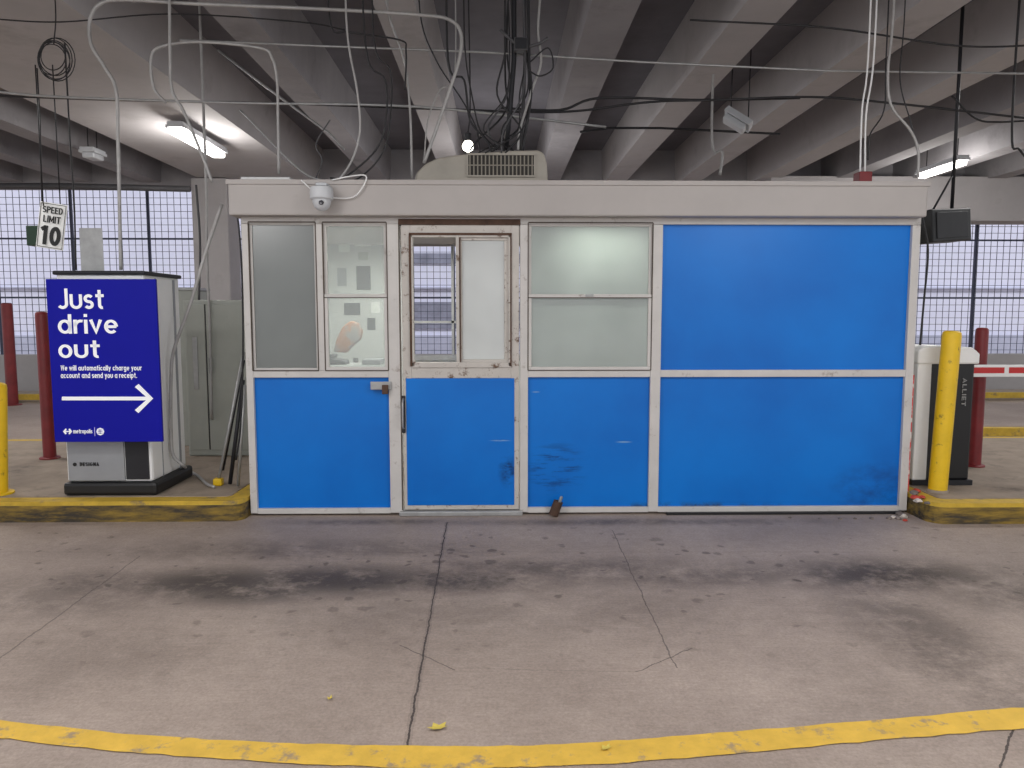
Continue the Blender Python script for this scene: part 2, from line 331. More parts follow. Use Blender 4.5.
def glyph(ch,h):
    w2=.58; X1=w2-h
    if ch=='J': return [[(.42,1),(.42,.27)]+arc(.23,.26,.19,.26-h,0,-145)[1:]],.5
    if ch=='u': return [[(h,.72),(h,.28)]+arc(w2/2,.28,w2/2-h,.28-h,180,360)[1:]+[(X1,.72)]],w2
    if ch=='s': return Sg(.72,.46,h),.46
    if ch=='t': return [[(.2,.93),(.2,.2)]+arc(.32,.19,.12,.19-h,180,280)[1:],[(.02,.65),(.41,.65)]],.4
    if ch=='d': return [arc(w2/2,.36,w2/2-h,.36-h,0,360,28),[(X1,1.0),(X1,0)]],w2
    if ch=='r': return [[(h,.72),(h,0)],arc(.31,.38,.31-h,.34-h,180,72)],.37
    if ch=='i': return [[(h,.72),(h,0)],[(h,.86),(h,1.01)]],2*h
    if ch=='v': return [[(h*.9,.72),(.27,.08),(.54-h*.9,.72)]],.54
    if ch=='e': return [[(h,.36),(X1,.36)],arc(w2/2,.36,w2/2-h,.36-h,0,315,24)],w2
    if ch=='o': return [arc(w2/2,.36,w2/2-h,.36-h,0,360,28)],w2
    if ch=='m': return [[(h,.72),(h,0)],[(h,.45)]+arc(h+.17,.47,.17,.25-h,180,0)+[(h+.34,0)],[(h+.34,.45)]+arc(h+.51,.47,.17,.25-h,180,0)+[(h+.68,0)]],.68+2*h
    if ch=='p': return [arc(w2/2,.36,w2/2-h,.36-h,0,360,28),[(h,.72),(h,-.28)]],w2
    if ch=='q': return [arc(w2/2,.36,w2/2-h,.36-h,0,360,28),[(X1,.72),(X1,-.28)]],w2
    if ch=='l': return [[(h,0),(h,1)]],2*h
    if ch=='a': return [arc(w2/2,.36,w2/2-h,.36-h,0,360,28),[(X1,.72),(X1,0)]],w2
    if ch=='n': return [[(h,.72),(h,0)],[(h,.4)]+arc(w2/2,.42,w2/2-h,.30-h,180,0)+[(X1,0)]],w2
    if ch=='h': return [[(h,1),(h,0)],[(h,.4)]+arc(w2/2,.42,w2/2-h,.30-h,180,0)+[(X1,0)]],w2
    if ch=='c': return [arc(w2/2,.36,w2/2-h,.36-h,45,315,24)],w2*.92
    if ch=='g': return [arc(w2/2,.36,w2/2-h,.36-h,0,360,28),[(X1,.72),(X1,.0)]+arc(w2/2,.0,w2/2-h,.22,0,-150)[1:]],w2
    if ch=='y': return [[(h*.9,.72),(.28,.1)],[(.54-h*.9,.72),(.14,-.25)]],.54
    if ch=='w' or ch=='W':
        t=.72 if ch=='w' else 1
        return [[(h*.9,t),(.2,.06),(.4,t*.92),(.6,.06),(.8-h*.9,t)]],.8
    if ch=='.': return [[(h,0),(h,.16)]],2*h
    if ch==' ': return [],.22
    if ch=='S': return Sg(1,.54,h),.54
    if ch=='G': return [arc(.33,.5,.33-h,.5-h,50,330,24)+[(.66-h,.48),(.36,.48)]],.66
    if ch=='N': return [[(h,0),(h,1)],[(h,.95),(.6-h,.05)],[(.6-h,0),(.6-h,1)]],.6
    if ch=='P': return [[(h,0),(h,1)],[(h,1-h),(.3,1-h)]+arc(.3,.72,.24-h/2,.28-h,90,-90)+[(h,.44+h)]],.56
    if ch=='E': return [[(h,0),(h,1)],[(h,1-h),(.5,1-h)],[(h,.5),(.45,.5)],[(h,h),(.5,h)]],.5
    if ch=='D': return [[(h,0),(h,1)],[(h,1-h),(.27,1-h)]+arc(.27,.5,.33-h,.5-h,90,-90)+[(h,h)]],.58
    if ch=='L': return [[(h,1),(h,0)],[(h,h),(.48,h)]],.48
    if ch=='I': return [[(h,0),(h,1)]],2*h
    if ch=='M': return [[(h,0),(h,1)],[(h,.93),(.36,.25),(.72-h,.93)],[(.72-h,0),(.72-h,1)]],.72
    if ch=='T': return [[(.28,0),(.28,1)],[(0,1-h),(.56,1-h)]],.56
    if ch=='A': return [[(h,0),(.31,.95),(.62-h,0)],[(.14,.3),(.48,.3)]],.62
    if ch=='1': return [[(.26,0),(.26,1)],[(.04,.78),(.26,.93)]],.34
    if ch=='0': return [arc(.29,.5,.29-h,.5-h,0,360,28)],.58
    return [],.3
def gtext(name,s,x0,x1,z0,z1,y,mat,w=.15,gap=.1,rotM=None,**k):
    h=w/2; bm=bmesh.new(); cur=0
    for ch in s:
        ps,adv=glyph(ch,h)
        for p in ps:
            closed=len(p)>8 and (Vector(p[0])-Vector(p[-1])).length<1e-4
            pts=[Vector(q) for q in p]; L=[];R=[]
            n=len(pts)
            for i in range(n):
                if closed: a=pts[(i-1)%(n-1)]; b=pts[(i+1)%(n-1)] if i<n-1 else pts[1]
                else: a=pts[max(i-1,0)]; b=pts[min(i+1,n-1)]
                d1=(pts[i]-a); d2=(b-pts[i])
                d1=d1.normalized() if d1.length>1e-6 else d2.normalized(); d2=d2.normalized() if d2.length>1e-6 else d1
                n1=Vector((-d1.y,d1.x)); n2=Vector((-d2.y,d2.x)); m=(n1+n2)
                m=m.normalized() if m.length>1e-6 else n1
                ll=min(h/max(m.dot(n1),.3),h*1.8)
                L.append(pts[i]+m*ll); R.append(pts[i]-m*ll)
            V=[[bm.verts.new((cur+q.x,q.y,zz)) for q in arr] for arr in (L,R) for zz in (0,.004)]
            Lb,Lt,Rb,Rt_=V
            for i in range(n-1):
                bm.faces.new((Lt[i],Rt_[i],Rt_[i+1],Lt[i+1])); bm.faces.new((Lb[i],Lb[i+1],Rb[i+1],Rb[i]))
                bm.faces.new((Lb[i],Lt[i],Lt[i+1],Lb[i+1])); bm.faces.new((Rb[i],Rb[i+1],Rt_[i+1],Rt_[i]))
            bm.faces.new((Lb[0],Rb[0],Rt_[0],Lt[0])); bm.faces.new((Lb[-1],Lt[-1],Rt_[-1],Rb[-1]))
        cur+=adv+gap
    bmesh.ops.recalc_face_normals(bm,faces=bm.faces)
    me=bpy.data.meshes.new(name); bm.to_mesh(me); bm.free(); fit(me,x0,x1,z0,z1,y,rotM)
    return finish(me,name,mat,**k)
def pbox(px0,py0,px1,py1,y):
    my=(py0+py1)/2; mx=(px0+px1)/2
    return W(px0,my,y).x,W(px1,my,y).x,W(mx,py1,y).z,W(mx,py0,y).z,y
def pgtext(name,s,px0,py0,px1,py1,y,mat,**k): return gtext(name,s,*pbox(px0,py0,px1,py1,y),mat,**k)
X=lambda px,py=300,y=0.: W(px,py,y).x
Z=lambda py,px=500,y=0.: W(px,py,y).z

# ================================================================ SETTING
boxes('floor',[(-30,30,-9,30,-.2,0)],M_floor,kind='structure',label='worn stained concrete garage floor with cracks')
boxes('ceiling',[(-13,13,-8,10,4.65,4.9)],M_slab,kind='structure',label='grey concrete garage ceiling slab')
xs=[-12,-10.6,-9.2,-7.9,-6.6,-2.25,-.85,.95,2.2,3.6,5.0,6.4,7.8,9.2,10.6,12]
ti=1
for x in xs:
    hw=.2 if x in (2.2,3.6,5.0,.95) else .17
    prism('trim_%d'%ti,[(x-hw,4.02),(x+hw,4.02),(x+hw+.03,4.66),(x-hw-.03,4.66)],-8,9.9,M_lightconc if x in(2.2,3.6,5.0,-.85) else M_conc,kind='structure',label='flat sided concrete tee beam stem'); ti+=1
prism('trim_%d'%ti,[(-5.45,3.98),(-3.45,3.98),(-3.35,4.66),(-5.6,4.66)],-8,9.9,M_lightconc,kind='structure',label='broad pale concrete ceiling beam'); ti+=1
box('trim_%d'%ti,-13,13,9.0,9.5,3.95,4.66,M_conc,kind='structure',label='concrete edge girder'); ti+=1
box('trim_%d'%ti,5,13,8.3,8.9,3.25,4.05,M_lightconc,kind='structure',label='lower concrete edge girder'); ti+=1
box('wall_back',-13,13,9.3,9.6,0,.72,M_lightconc,kind='structure',label='low concrete parapet wall')
L=[]
x=-13
while x<13: L.append((x-.0045,x+.0045,9.38,9.388,.725,3.945)); x+=.13
z=.8
while z<3.9: L.append((-13,13,9.38,9.388,z-.0045,z+.0045)); z+=.13
boxes('wire_screen',L,M_screen,label='welded dark wire mesh across the garage opening',cat='wire mesh',kind='stuff')
x=-12.9
while x<13:
    box('screen_post',x-.022,x+.022,9.40,9.45,.72,3.95,M_screen,label='dark steel post of the mesh screen',cat='post',group='mesh screen posts'); x+=1.5
for z in (1.85,3.0):
    box('screen_rail',-13,13,9.39,9.399,z-.018,z+.018,M_screen,label='dark horizontal steel rail of the mesh screen',cat='rail',group='mesh screen rails')
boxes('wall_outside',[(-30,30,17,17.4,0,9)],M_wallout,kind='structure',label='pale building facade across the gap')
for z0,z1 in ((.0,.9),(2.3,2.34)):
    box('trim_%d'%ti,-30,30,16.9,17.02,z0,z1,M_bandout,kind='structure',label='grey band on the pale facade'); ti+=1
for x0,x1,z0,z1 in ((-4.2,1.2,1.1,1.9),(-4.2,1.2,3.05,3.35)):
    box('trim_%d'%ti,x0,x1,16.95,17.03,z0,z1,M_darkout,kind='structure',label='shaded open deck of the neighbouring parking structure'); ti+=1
def col(px0,px1,y,d):
    x0=X(px0,250,y);x1=X(px1,250,y)
    e=empty('concrete_column',((x0+x1)/2,y+d/2,0),'square grey concrete column behind the booth','column')
    box('shaft',x0,x1,y,y+d,0,3.97,M_lightconc,bev=.03,parent=e)
    box('corner_guard',x0-.01,x0+.06,y-.012,y+.06,0,1.3,M_yel,parent=e)
col(193,229,8.2,.6)

x_l=X(245);x_r1=X(915)
yF=G(120,522).y; xE=x_l-.012
def rounded(x0,x1,y0,y1,r,side):
    pts=[]
    if side=='R':
        pts=[(x0,y0)]
        for a in range(0,91,15): pts.append((x1-r+r*math.sin(math.radians(a)),y0+r-r*math.cos(math.radians(a))))
        pts+= [(x1,y1),(x0,y1)]
    else:
        pts=[(x1,y0),(x1,y1),(x0,y1)]
        for a in range(0,91,15): pts.append((x0+r-r*math.cos(math.radians(a)),y0+r-r*math.sin(math.radians(a))))
    return pts
isl=empty('kerb_island',(-5,1,0),'raised concrete traffic island with worn yellow and black kerb','traffic island')
flat('kerb_face',rounded(-9,xE,yF,2.6,.1,'R'),0,.122,M_yelc,parent=isl)
flat('kerb_edge_paint',rounded(-9,xE-.002,yF+.003,2.58,.098,'R'),.122,.152,M_ytop,parent=isl)
flat('island_surface',rounded(-8.9,xE-.13,yF+.13,2.45,.05,'R'),.15,.158,M_isl,parent=isl)
xR=x_r1+.012; yR=G(1000,524).y
isl2=empty('kerb_island',(5,1,0),'raised concrete island with rounded yellow kerb beside the gate machine','traffic island')
flat('kerb_face',rounded(xR,9,yR,2.6,.12,'L'),0,.122,M_yelc,parent=isl2)
flat('kerb_edge_paint',rounded(xR+.002,8.98,yR+.003,2.58,.118,'L'),.122,.152,M_ytop,parent=isl2)
flat('island_surface',rounded(xR+.13,8.9,yR+.13,2.45,.05,'L'),.15,.158,M_isl,parent=isl2)
def kerb(x0,x1,y0,y1,lab):
    e=empty('lane_kerb',((x0+x1)/2,y0,0),lab,'kerb',group='far lane kerbs')
    box('kerb_body',x0,x1,y0,y1,0,.13,M_isl,bev=.02,parent=e); box('kerb_paint',x0,x1,y0-.006,y0+.1,.04,.136,M_ytop,parent=e)
kerb(-12,-4.2,7.4,8.1,'low concrete kerb with faded yellow edge'); kerb(4.6,12,7.4,8.1,'low concrete kerb with faded yellow edge')
kerb(4.75,9,3.3,3.55,'low tan kerb strip beyond the gate')

M_line=M('line_yellow_paint',c(212,172,66),.7,var=.14,scale=10,bump=.3,dirt=c(155,134,104),dlo=.55,dhi=.64,dscale=9)
def band(top,bot,name,lab):
    bm=bmesh.new(); tv=[];bv=[]
    tp=catmull([G(*p) for p in top],10); bp_=catmull([G(*p) for p in bot],10)
    for i,a in enumerate(tp): tv.append(bm.verts.new((a.x,a.y+random.uniform(-.004,.004),.004)))
    for a in bp_: bv.append(bm.verts.new((a.x,a.y+random.uniform(-.004,.004),.004)))
    for i in range(len(tv)-1): bm.faces.new((tv[i],bv[i],bv[i+1],tv[i+1]))
    me=bpy.data.meshes.new(name); bm.to_mesh(me); bm.free()
    return finish(me,name,M_line,label=lab,cat='road marking')
band([(-60,716),(0,721),(130,735),(290,744),(430,747),(560,745),(700,735),(860,722),(1024,708),(1090,702)],
     [(-60,734),(0,739),(130,753),(290,764),(430,769),(560,767),(700,758),(860,743),(1024,729),(1090,723)],'yellow_line','curved worn yellow paint line on the concrete')

# ================================================================ BOOTH
zr0=Z(377);zr1=Z(370)
ztop=Z(219)
BD=2.1
x_m0=X(252);x_m1a=X(318);x_m1b=X(325);x_m2a=X(388);x_m2b=X(400);x_da=X(402);x_db=X(519);x_m3a=X(520);x_m3b=X(528);x_m4a=X(651);x_m4b=X(661);x_r0=X(907)
booth=empty('attendant_booth',((x_l+x_r1)/2,BD/2,0),'white framed parking attendant booth with bright blue panels and flat roof','booth')
fx0=X(228,200,-.14);fx1=X(928,200,-.14);fz1=Z(181,570,-.14);fz0=Z(216,570,-.14)
box('roof',fx0,fx1,-.14,BD+.14,fz0,fz1,M_fascia,bev=.012,parent=booth,label='overhanging greige flat roof fascia')
boxes('roof_edge_trim',[(fx0-.01,fx1+.01,-.15,-.13,fz1-.03,fz1+.004)],M_fascia,bev=.003,parent=booth)
fr=[]
y0,y1=-.03,.06
fr+= [(x_l,x_r1,y0,y1,ztop-.04,fz0+.01)]
for a,b in ((x_l,x_m0),(x_m2a,x_m2b),(x_m3a,x_m3b),(x_m4a,x_m4b),(x_r0,x_r1)): fr.append((a,b,y0,y1,0.02,ztop-.041))
fr.append((x_m1a,x_m1b,y0,y1,zr1,ztop-.041))
for a,b in ((x_m0,x_m2a),(x_m3b,x_m4a),(x_m4b,x_r0)):
    fr.append((a,b,y0+.002,y1,zr0,zr1)); fr.append((a,b,y0+.002,y1,.015,.055))
boxes('frame',fr,M_white,bev=.003,parent=booth,label='white painted metal framing, rust spotted')
for a,b,z0,z1 in ((x_m0,x_m2a,.055,zr0),(x_m3b,x_m4a,.055,zr0),(x_m4b,x_r0,.055,zr0),(x_m4b,x_r0,zr1,ztop-.03)):
    box('wall_panel',a-.005,b+.005,0,.03,z0-.005,z1+.005,M_blue,parent=booth,label='bright blue painted panel')
bwx0=X(405,300,BD);bwx1=X(525,300,BD);bz0=Z(358,460,BD);bz1=Z(240,460,BD)
boxes('rear_wall',[(x_l,bwx0,BD-.06,BD,0,fz0),(bwx1,x_r1,BD-.06,BD,0,fz0),(bwx0,bwx1,BD-.06,BD,0,bz0),(bwx0,bwx1,BD-.06,BD,bz1,fz0)],M_int,parent=booth)
box('side_wall',x_l,x_l+.05,.06,BD-.06,0,fz0,M_int,parent=booth); box('side_wall',x_r1-.05,x_r1,.06,BD-.06,0,fz0,M_int,parent=booth)
boxes('rear_window_frame',[(bwx0,bwx1,BD-.08,BD+.01,bz0-.02,bz0+.03),(bwx0,bwx1,BD-.08,BD+.01,bz1-.03,bz1+.02),(bwx0,bwx0+.03,BD-.08,BD+.01,bz0,bz1),(bwx1-.03,bwx1,BD-.08,BD+.01,bz0,bz1),
   (X(453,300,BD)-.012,X(453,300,BD)+.012,BD-.07,BD,bz0,bz1),(bwx0,bwx1,BD-.07,BD,Z(322,460,BD)-.012,Z(322,460,BD)+.012)],M_galv,parent=booth)
box('interior_partition',X(660,300,.1),X(660,300,.1)+.05,.06,BD-.06,0,fz0,M_int,parent=booth)
box('threshold',x_m2b-.02,x_m3a+.02,-.06,.08,0,.035,M_galv,bev=.006,parent=booth,label='dull aluminium door sill')
def sash(x0,x1,z0,z1,y,t,mat,parent,fm=M_white,dep=.03):
    s=boxes('window_sash',[(x0,x1,y,y+dep,z0,z0+t),(x0,x1,y,y+dep,z1-t,z1),(x0,x0+t,y,y+dep,z0+t,z1-t),(x1-t,x1,y,y+dep,z0+t,z1-t)],fm,bev=.003,parent=parent)
    box('pane',x0+t-.004,x1-t+.004,y+.012,y+.018,z0+t-.004,z1-t+.004,mat,parent=s)
    return s
zt=ztop-.03
sash(x_m0,x_m1a,zr1,zt,-.012,.018,M_frost3,booth)
zm=Z(296)
sash(x_m1b,x_m2a,zm-.01,zt,-.012,.024,M_glass,booth)
sash(x_m1b,x_m2a,zr1,zm+.012,-.03,.026,M_glass,booth)
sash(x_m3b,x_m4a,zm-.01,zt,-.012,.024,M_frost,booth)
sash(x_m3b,x_m4a,zr1,zm+.012,-.03,.026,M_frost,booth)
box('latch',X(589)-.03,X(589)+.03,-.04,-.028,zm-.004,zm+.014,M_galv,bev=.003,parent=booth)
M_gk=M('gasket_grime',c(80,70,62),.8,var=.2)
for a,b in ((x_m0,x_m1a),(x_m1b,x_m2a),(x_m3b,x_m4a)):
    gk=[(a,b,-.033,-.02,zt-.004,zt+.006),(a-.004,a+.003,-.034,-.02,zr1,zt),(b-.003,b+.004,-.034,-.02,zr1,zt),(a,b,-.034,-.02,zr1-.004,zr1+.003)]
    if a!=x_m0: gk.append((a,b,-.034,-.02,zm-.016,zm-.010))
    boxes('window_gasket',gk,M_gk,parent=booth)
dz1=Z(224)
ox0=X(411);ox1=X(511);oz0=Z(366);oz1=Z(235)
door=boxes('door',[(x_da,ox0,-.02,.03,.04,dz1),(ox1,x_db,-.02,.03,.04,dz1),(ox0,ox1,-.02,.03,oz1,dz1),(ox0,ox1,-.02,.03,Z(378),oz0),(ox0,ox1,-.02,.03,.04,.075)],M_door,bev=.004,parent=booth,label='aged white door, rust stained, with sliding service window')
box('door_panel',X(407,440)-.0,ox1+.025,-.024,.0,.075,Z(378),M_blue,bev=.002,parent=door,label='bright blue lower door panel')
boxes('door_header',[(x_m2b-.002,x_m3a+.002,-.035,.05,dz1-.01,ztop-.005)],M_rust,bev=.003,parent=door,label='rusty brown header strip')
boxes('door_gap',[(x_m2b-.003,x_m2b+.006,-.0315,-.028,.04,dz1),(x_m3a-.007,x_m3a+.002,-.0315,-.028,.04,dz1)][:1],M_gk,parent=door)
xm=X(459)
boxes('window_track',[(ox0,ox1,-.03,.02,oz0-.01,oz0+.03),(ox0,ox1,-.03,.02,oz1-.02,oz1+.008),(ox0,ox0+.02,-.03,.02,oz0,oz1),(ox1-.02,ox1,-.03,.02,oz0,oz1)],M_door,bev=.003,parent=door)
sash(xm-.005,ox1-.02,oz0+.02,oz1-.01,-.01,.03,M_frost2,door,fm=M_door)
boxes('window_groove',[(ox0-.006,ox1+.006,-.034,-.028,oz1-.006,oz1+.012),(ox0-.008,ox0+.008,-.034,-.028,oz0,oz1),(xm+.006,xm+.014,-.03,-.008,oz0+.03,oz1-.02),(ox1-.006,ox1+.004,-.034,-.028,oz0,oz1)],M_rust,parent=door)
box('window_edge_bar',xm-.02,xm+.004,-.028,.015,oz0+.02,oz1-.01,M_door,bev=.003,parent=door)
hx=X(404,410)
tubes('handle',[[(hx,-.03,Z(428)),(hx,-.075,Z(424)),(hx,-.08,Z(412)),(hx,-.075,Z(402)),(hx,-.03,Z(398))]],.007,M_galv,parent=door,label='steel pull handle')
boxes('lock_plate',[(hx-.014,hx+.014,-.034,-.02,Z(432),Z(395))],M_dark,bev=.004,parent=door)
boxes('hasp',[(X(370),X(391),-.05,-.03,Z(389),Z(381))],M_galv,bev=.004,parent=door,label='steel hasp'); boxes('padlock',[(X(382),X(388),-.075,-.045,Z(393),Z(384))],M_rust,bev=.004,parent=door)

cxp=W(323,198,-.2)
dc=empty('security_camera',(cxp.x,-.2,cxp.z-.1),'white dome security camera mounted on the roof fascia','security camera')
boxes('bracket',[(cxp.x-.05,cxp.x+.05,-.2,-.151,cxp.z-.02,cxp.z+.09),(cxp.x-.04,cxp.x+.04,-.25,-.16,cxp.z+.06,cxp.z+.1)],M_lampbody,bev=.01,parent=dc)
lathe('housing',[(.05,.085),(.074,.075),(.08,.045),(.08,.0),(.07,-.01)][::-1],(cxp.x,-.24,cxp.z-.01),M_lampbody,parent=dc)
lathe('dome',[(.005,-.078),(.032,-.070),(.052,-.05),(.062,-.022),(.066,0)],(cxp.x,-.24,cxp.z-.018),M_lampbody,parent=dc)
lathe('lens',[(.014,-.01),(.018,0),(.014,.010),(.005,.012)],(cxp.x+.01,-.297,cxp.z-.045),M_lens,n=16,tilt=Matrix.Rotation(math.radians(70),4,'X'),parent=dc)

li=bpy.data.lights.new('booth_ceiling_lamp','AREA'); li.energy=24; li.shape='RECTANGLE'; li.size=.8; li.size_y=.5; li.color=(1,.99,.93)
lo=bpy.data.objects.new('booth_ceiling_lamp',li); scene.collection.objects.link(lo); lo.location=(-1.0,1.1,fz0-.08)
li=bpy.data.lights.new('booth_strip_lamp','AREA'); li.energy=9; li.shape='RECTANGLE'; li.size=.5; li.size_y=.12; li.color=(.97,1,.86)
lo=bpy.data.objects.new('booth_strip_lamp',li); scene.collection.objects.link(lo); lo.location=(X(600),.24,fz0-.05)
li=bpy.data.lights.new('booth_ceiling_lamp','AREA'); li.energy=7; li.shape='RECTANGLE'; li.size=.8; li.size_y=.5; li.color=(.97,1,.97)
lo=bpy.data.objects.new('booth_ceiling_lamp',li); scene.collection.objects.link(lo); lo.location=(.6,1.2,fz0-.08)
def note(px0,py0,px1,py1,y,mat,lab,name='notice'):
    return box(name,X(px0,300,y),X(px1,300,y),y-.006,y,Z(py1,350,y),Z(py0,350,y),mat,label=lab,cat='paper notice')
yb=BD-.062
note(357,266,371,290,yb,M_note,'dark calendar notice pinned on the booth wall'); note(340,237,351,252,yb,M_paper,'white paper taped on the wall')
note(344,303,360,315,yb,M_note,'dark framed card on the booth wall'); note(371,302,380,313,yb,M_paper,'small white paper card on the wall'); note(367,318,375,330,yb,M_note,'small dark label on the wall')
note(359,252,369,260,yb,M_cab,'small pale card above the calendar'); note(338,268,347,286,yb,M_kgrey,'grey wall-mounted paper tray'); note(356,236,372,246,yb,M_paper,'pale paper sheet on the wall')
ch=empty('office_chair',(X(350,340,1.2),1.3,0),'worn orange-brown swivel chair inside the booth','chair')
def ci(px,py): w=W(px,py,1.42); return (w.x,w.z)
prism('backrest',[ci(333,352),(ci(337,336)),ci(343,326),ci(350,321),ci(359,323),ci(362,331),ci(360,340),ci(352,346),ci(346,353)],1.42,1.5,M_ora,bev=.018,seg=3,parent=ch,smooth=True)
cxx=X(349,340,1.2)
boxes('seat',[(cxx-.22,cxx+.2,1.0,1.42,.46,.55)],M_ora,bev=.03,parent=ch)
tubes('base',[[(cxx,1.22,.1),(cxx,1.22,.46)],[(cxx-.25,1.22,.05),(cxx,1.22,.1),(cxx+.25,1.22,.05)],[(cxx,.98,.05),(cxx,1.22,.1),(cxx,1.5,.05)],[(cxx,1.46,.5),(cxx,1.5,1.1)]],.025,M_black,parent=ch)
dk=empty('desk',(-1.3,.4,0),'pale counter desk under the booth window','desk')
boxes('top',[(x_m0+.06,x_m2a-.02,.08,.5,1.08,1.12)],M_int,bev=.005,parent=dk); boxes('leg',[(x_m0+.08,x_m0+.12,.1,.48,0,1.08)],M_galv,parent=dk); boxes('leg',[(x_m2a-.08,x_m2a-.04,.1,.48,0,1.08)],M_galv,parent=dk)
ph=empty('desk_phone',(X(340,355,.3),.3,1.12),'dark desk telephone on the booth counter','telephone')
px_=X(339,355,.3)
prism('phone_body',[(px_-.07,1.121),(px_+.07,1.121),(px_+.06,1.15),(px_-.06,1.17)],.22,.38,M_black,bev=.008,parent=ph); box('handset',px_-.065,px_-.03,.2,.4,1.17,1.2,M_black,bev=.012,parent=ph)
box('document_tray',X(364,355,.3),X(382,355,.3),.2,.42,1.121,1.16,M_kgrey,bev=.006,label='grey document tray on the booth counter',cat='tray')

# AC
def pz(px,py,y): w=W(px,py,y); return (w.x,w.z)
ay=.55
zr=fz1+.002
p=[pz(412,181,ay),pz(416,173,ay),pz(425,164,ay),pz(437,158,ay),pz(455,155,ay),pz(480,152.5,ay),pz(510,150.5,ay),pz(538,150,ay),pz(544,153,ay),pz(547,163,ay),pz(549,181,ay)]
p[0]=(p[0][0],zr);p[-1]=(p[-1][0],zr)
ac=empty('air_conditioner',((p[0][0]+p[-1][0])/2,ay+.35,zr),'beige rooftop air conditioner with louvred grille','air conditioner')
prism('casing',p,ay,ay+.75,M_ac,bev=.014,seg=2,parent=ac)
gx0,gz1=pz(468,155,ay);gx1,gz0=pz(534,176,ay)
box('grille_recess',gx0,gx1,ay-.006,ay+.002,gz0,gz1,M_recess,parent=ac)
sl=[]
for i in range(17):
    xx=gx0+(gx1-gx0)*(i+.5)/17; sl.append((xx-.005,xx+.005,ay-.014,ay-.004,gz0,gz1))
sl+=[(gx0,gx1,ay-.016,ay-.008,(gz0+gz1)/2-.004,(gz0+gz1)/2+.004)]
boxes('grille',sl,M_slat,parent=ac)
boxes('grille_rim',[(gx0-.01,gx1+.01,ay-.02,ay,gz0-.01,gz0+.002),(gx0-.01,gx1+.01,ay-.02,ay,gz1-.002,gz1+.01),(gx0-.01,gx0+.002,ay-.02,ay,gz0,gz1),(gx1-.002,gx1+.01,ay-.02,ay,gz0,gz1)],M_ac,parent=ac)
box('roof_tray',X(240,178,.0),X(290,178,.0),0,.2,fz1+.002,fz1+.05,M_galv,bev=.006,label='low galvanised box lying on the booth roof',cat='metal box')

# ================================================================ LEFT KIOSK
k0=X(66,460);k1=X(152,460);kz0=.159;kz1=Z(275,110,.1)
ki=empty('payment_kiosk',((k0+k1)/2,.28,kz0),'white and grey payment machine on a black base on the island','payment kiosk')
box('body',k0,k1,.0,.6,kz0+.1,kz1,M_kwhite,bev=.02,parent=ki)
box('top_cap',k0-.015,k1+.015,-.02,.62,kz1-.005,kz1+.025,M_dark,bev=.01,parent=ki)
box('base',k0-.02,k1+.04,-.03,.64,kz0,kz0+.1,M_black,bev=.025,parent=ki)
box('front_plate',k0+.02,X(125,460),-.014,.0,kz0+.11,Z(440,100),M_kgrey,bev=.005,parent=ki)
box('intake_panel',X(126,460),k1-.02,-.012,.0,kz0+.12,Z(440,100),M_dark,bev=.005,parent=ki)
box('side_seam',k1,k1+.004,.17,.18,kz0+.1,kz1-.02,M_kgrey,parent=ki)
box('side_channel',k1,k1+.006,.47,.5,kz0+.1,kz1-.02,M_kgrey,parent=ki)
pgtext('lettering','DESIGNA',80,462,99,466,-.016,M_txtblk,parent=ki,w=.17,gap=.2)
lathe('emblem',[(.014,0),(.014,.004)],(X(76,464),-.014,Z(464,76)),M_txtblk,tilt=Matrix.Rotation(math.radians(90),4,'X'),parent=ki,n=16)
sy=-.13
s0=X(50,360,sy);s1=X(159,360,sy);sz1=Z(279,105,sy);sz0=Z(442,105,sy)
sg=empty('sign_board',((s0+s1)/2,sy,sz0),'deep blue sign with white lettering and arrow fixed to the kiosk','sign')
box('panel',s0,s1,sy,sy+.025,sz0,sz1,M_signblue,bev=.004,parent=sg)
for mx_ in (k0+.08,k1-.14):
    for mz in (sz0+.2,sz1-.3): box('mount',mx_,mx_+.06,sy+.025,-.001,mz,mz+.06,M_galv,parent=sg)
ty=sy-.003
pgtext('lettering','Just',58,288.5,104,309,ty,M_txt,parent=sg,w=.14,gap=.08)
pgtext('lettering','drive',58,314,118,334.5,ty,M_txt,parent=sg,w=.14,gap=.08)
pgtext('lettering','out',58.5,340.5,100,358,ty,M_txt,parent=sg,w=.14,gap=.08)
pgtext('lettering','We will automatically charge your',61,365,142,372,ty,M_txt,parent=sg,w=.15,gap=.13)
pgtext('lettering','account and send you a receipt.',61,372.5,137,379.5,ty,M_txt,parent=sg,w=.15,gap=.13)
def q(px,py): w=W(px,py,sy-.004); return (w.x,w.z)
prism('arrow',[q(62,396.7),q(146,396.7),q(135,387),q(138.5,384),q(153,398.5),q(138.5,413),q(135,410),q(146,400.3),q(62,400.3)],sy-.006,sy,M_txt,parent=sg)
pgtext('lettering','metropolis',73.5,429,92.5,434.5,ty,M_txt,parent=sg,w=.14,gap=.12)
prism('logo_mark',[q(63,431.5),q(65.5,428.5),q(66.5,429.5),q(65.6,431),q(69.4,431),q(68.5,429.5),q(69.5,428.5),q(72,431.5),q(69.5,434.5),q(68.5,433.5),q(69.4,432),q(65.6,432),q(66.5,433.5),q(65.5,434.5)],sy-.005,sy,M_txt,parent=sg)
A=q(94.3,427.5);B=q(94.9,436); box('divider',A[0],B[0],sy-.005,sy,B[1],A[1],M_txt,parent=sg)
w=W(100.5,431.5,sy)
lathe('round_emblem',[(.028,0),(.028,.005)],(w.x,sy,w.z),M_txt,tilt=Matrix.Rotation(math.radians(90),4,'X'),parent=sg,n=8)
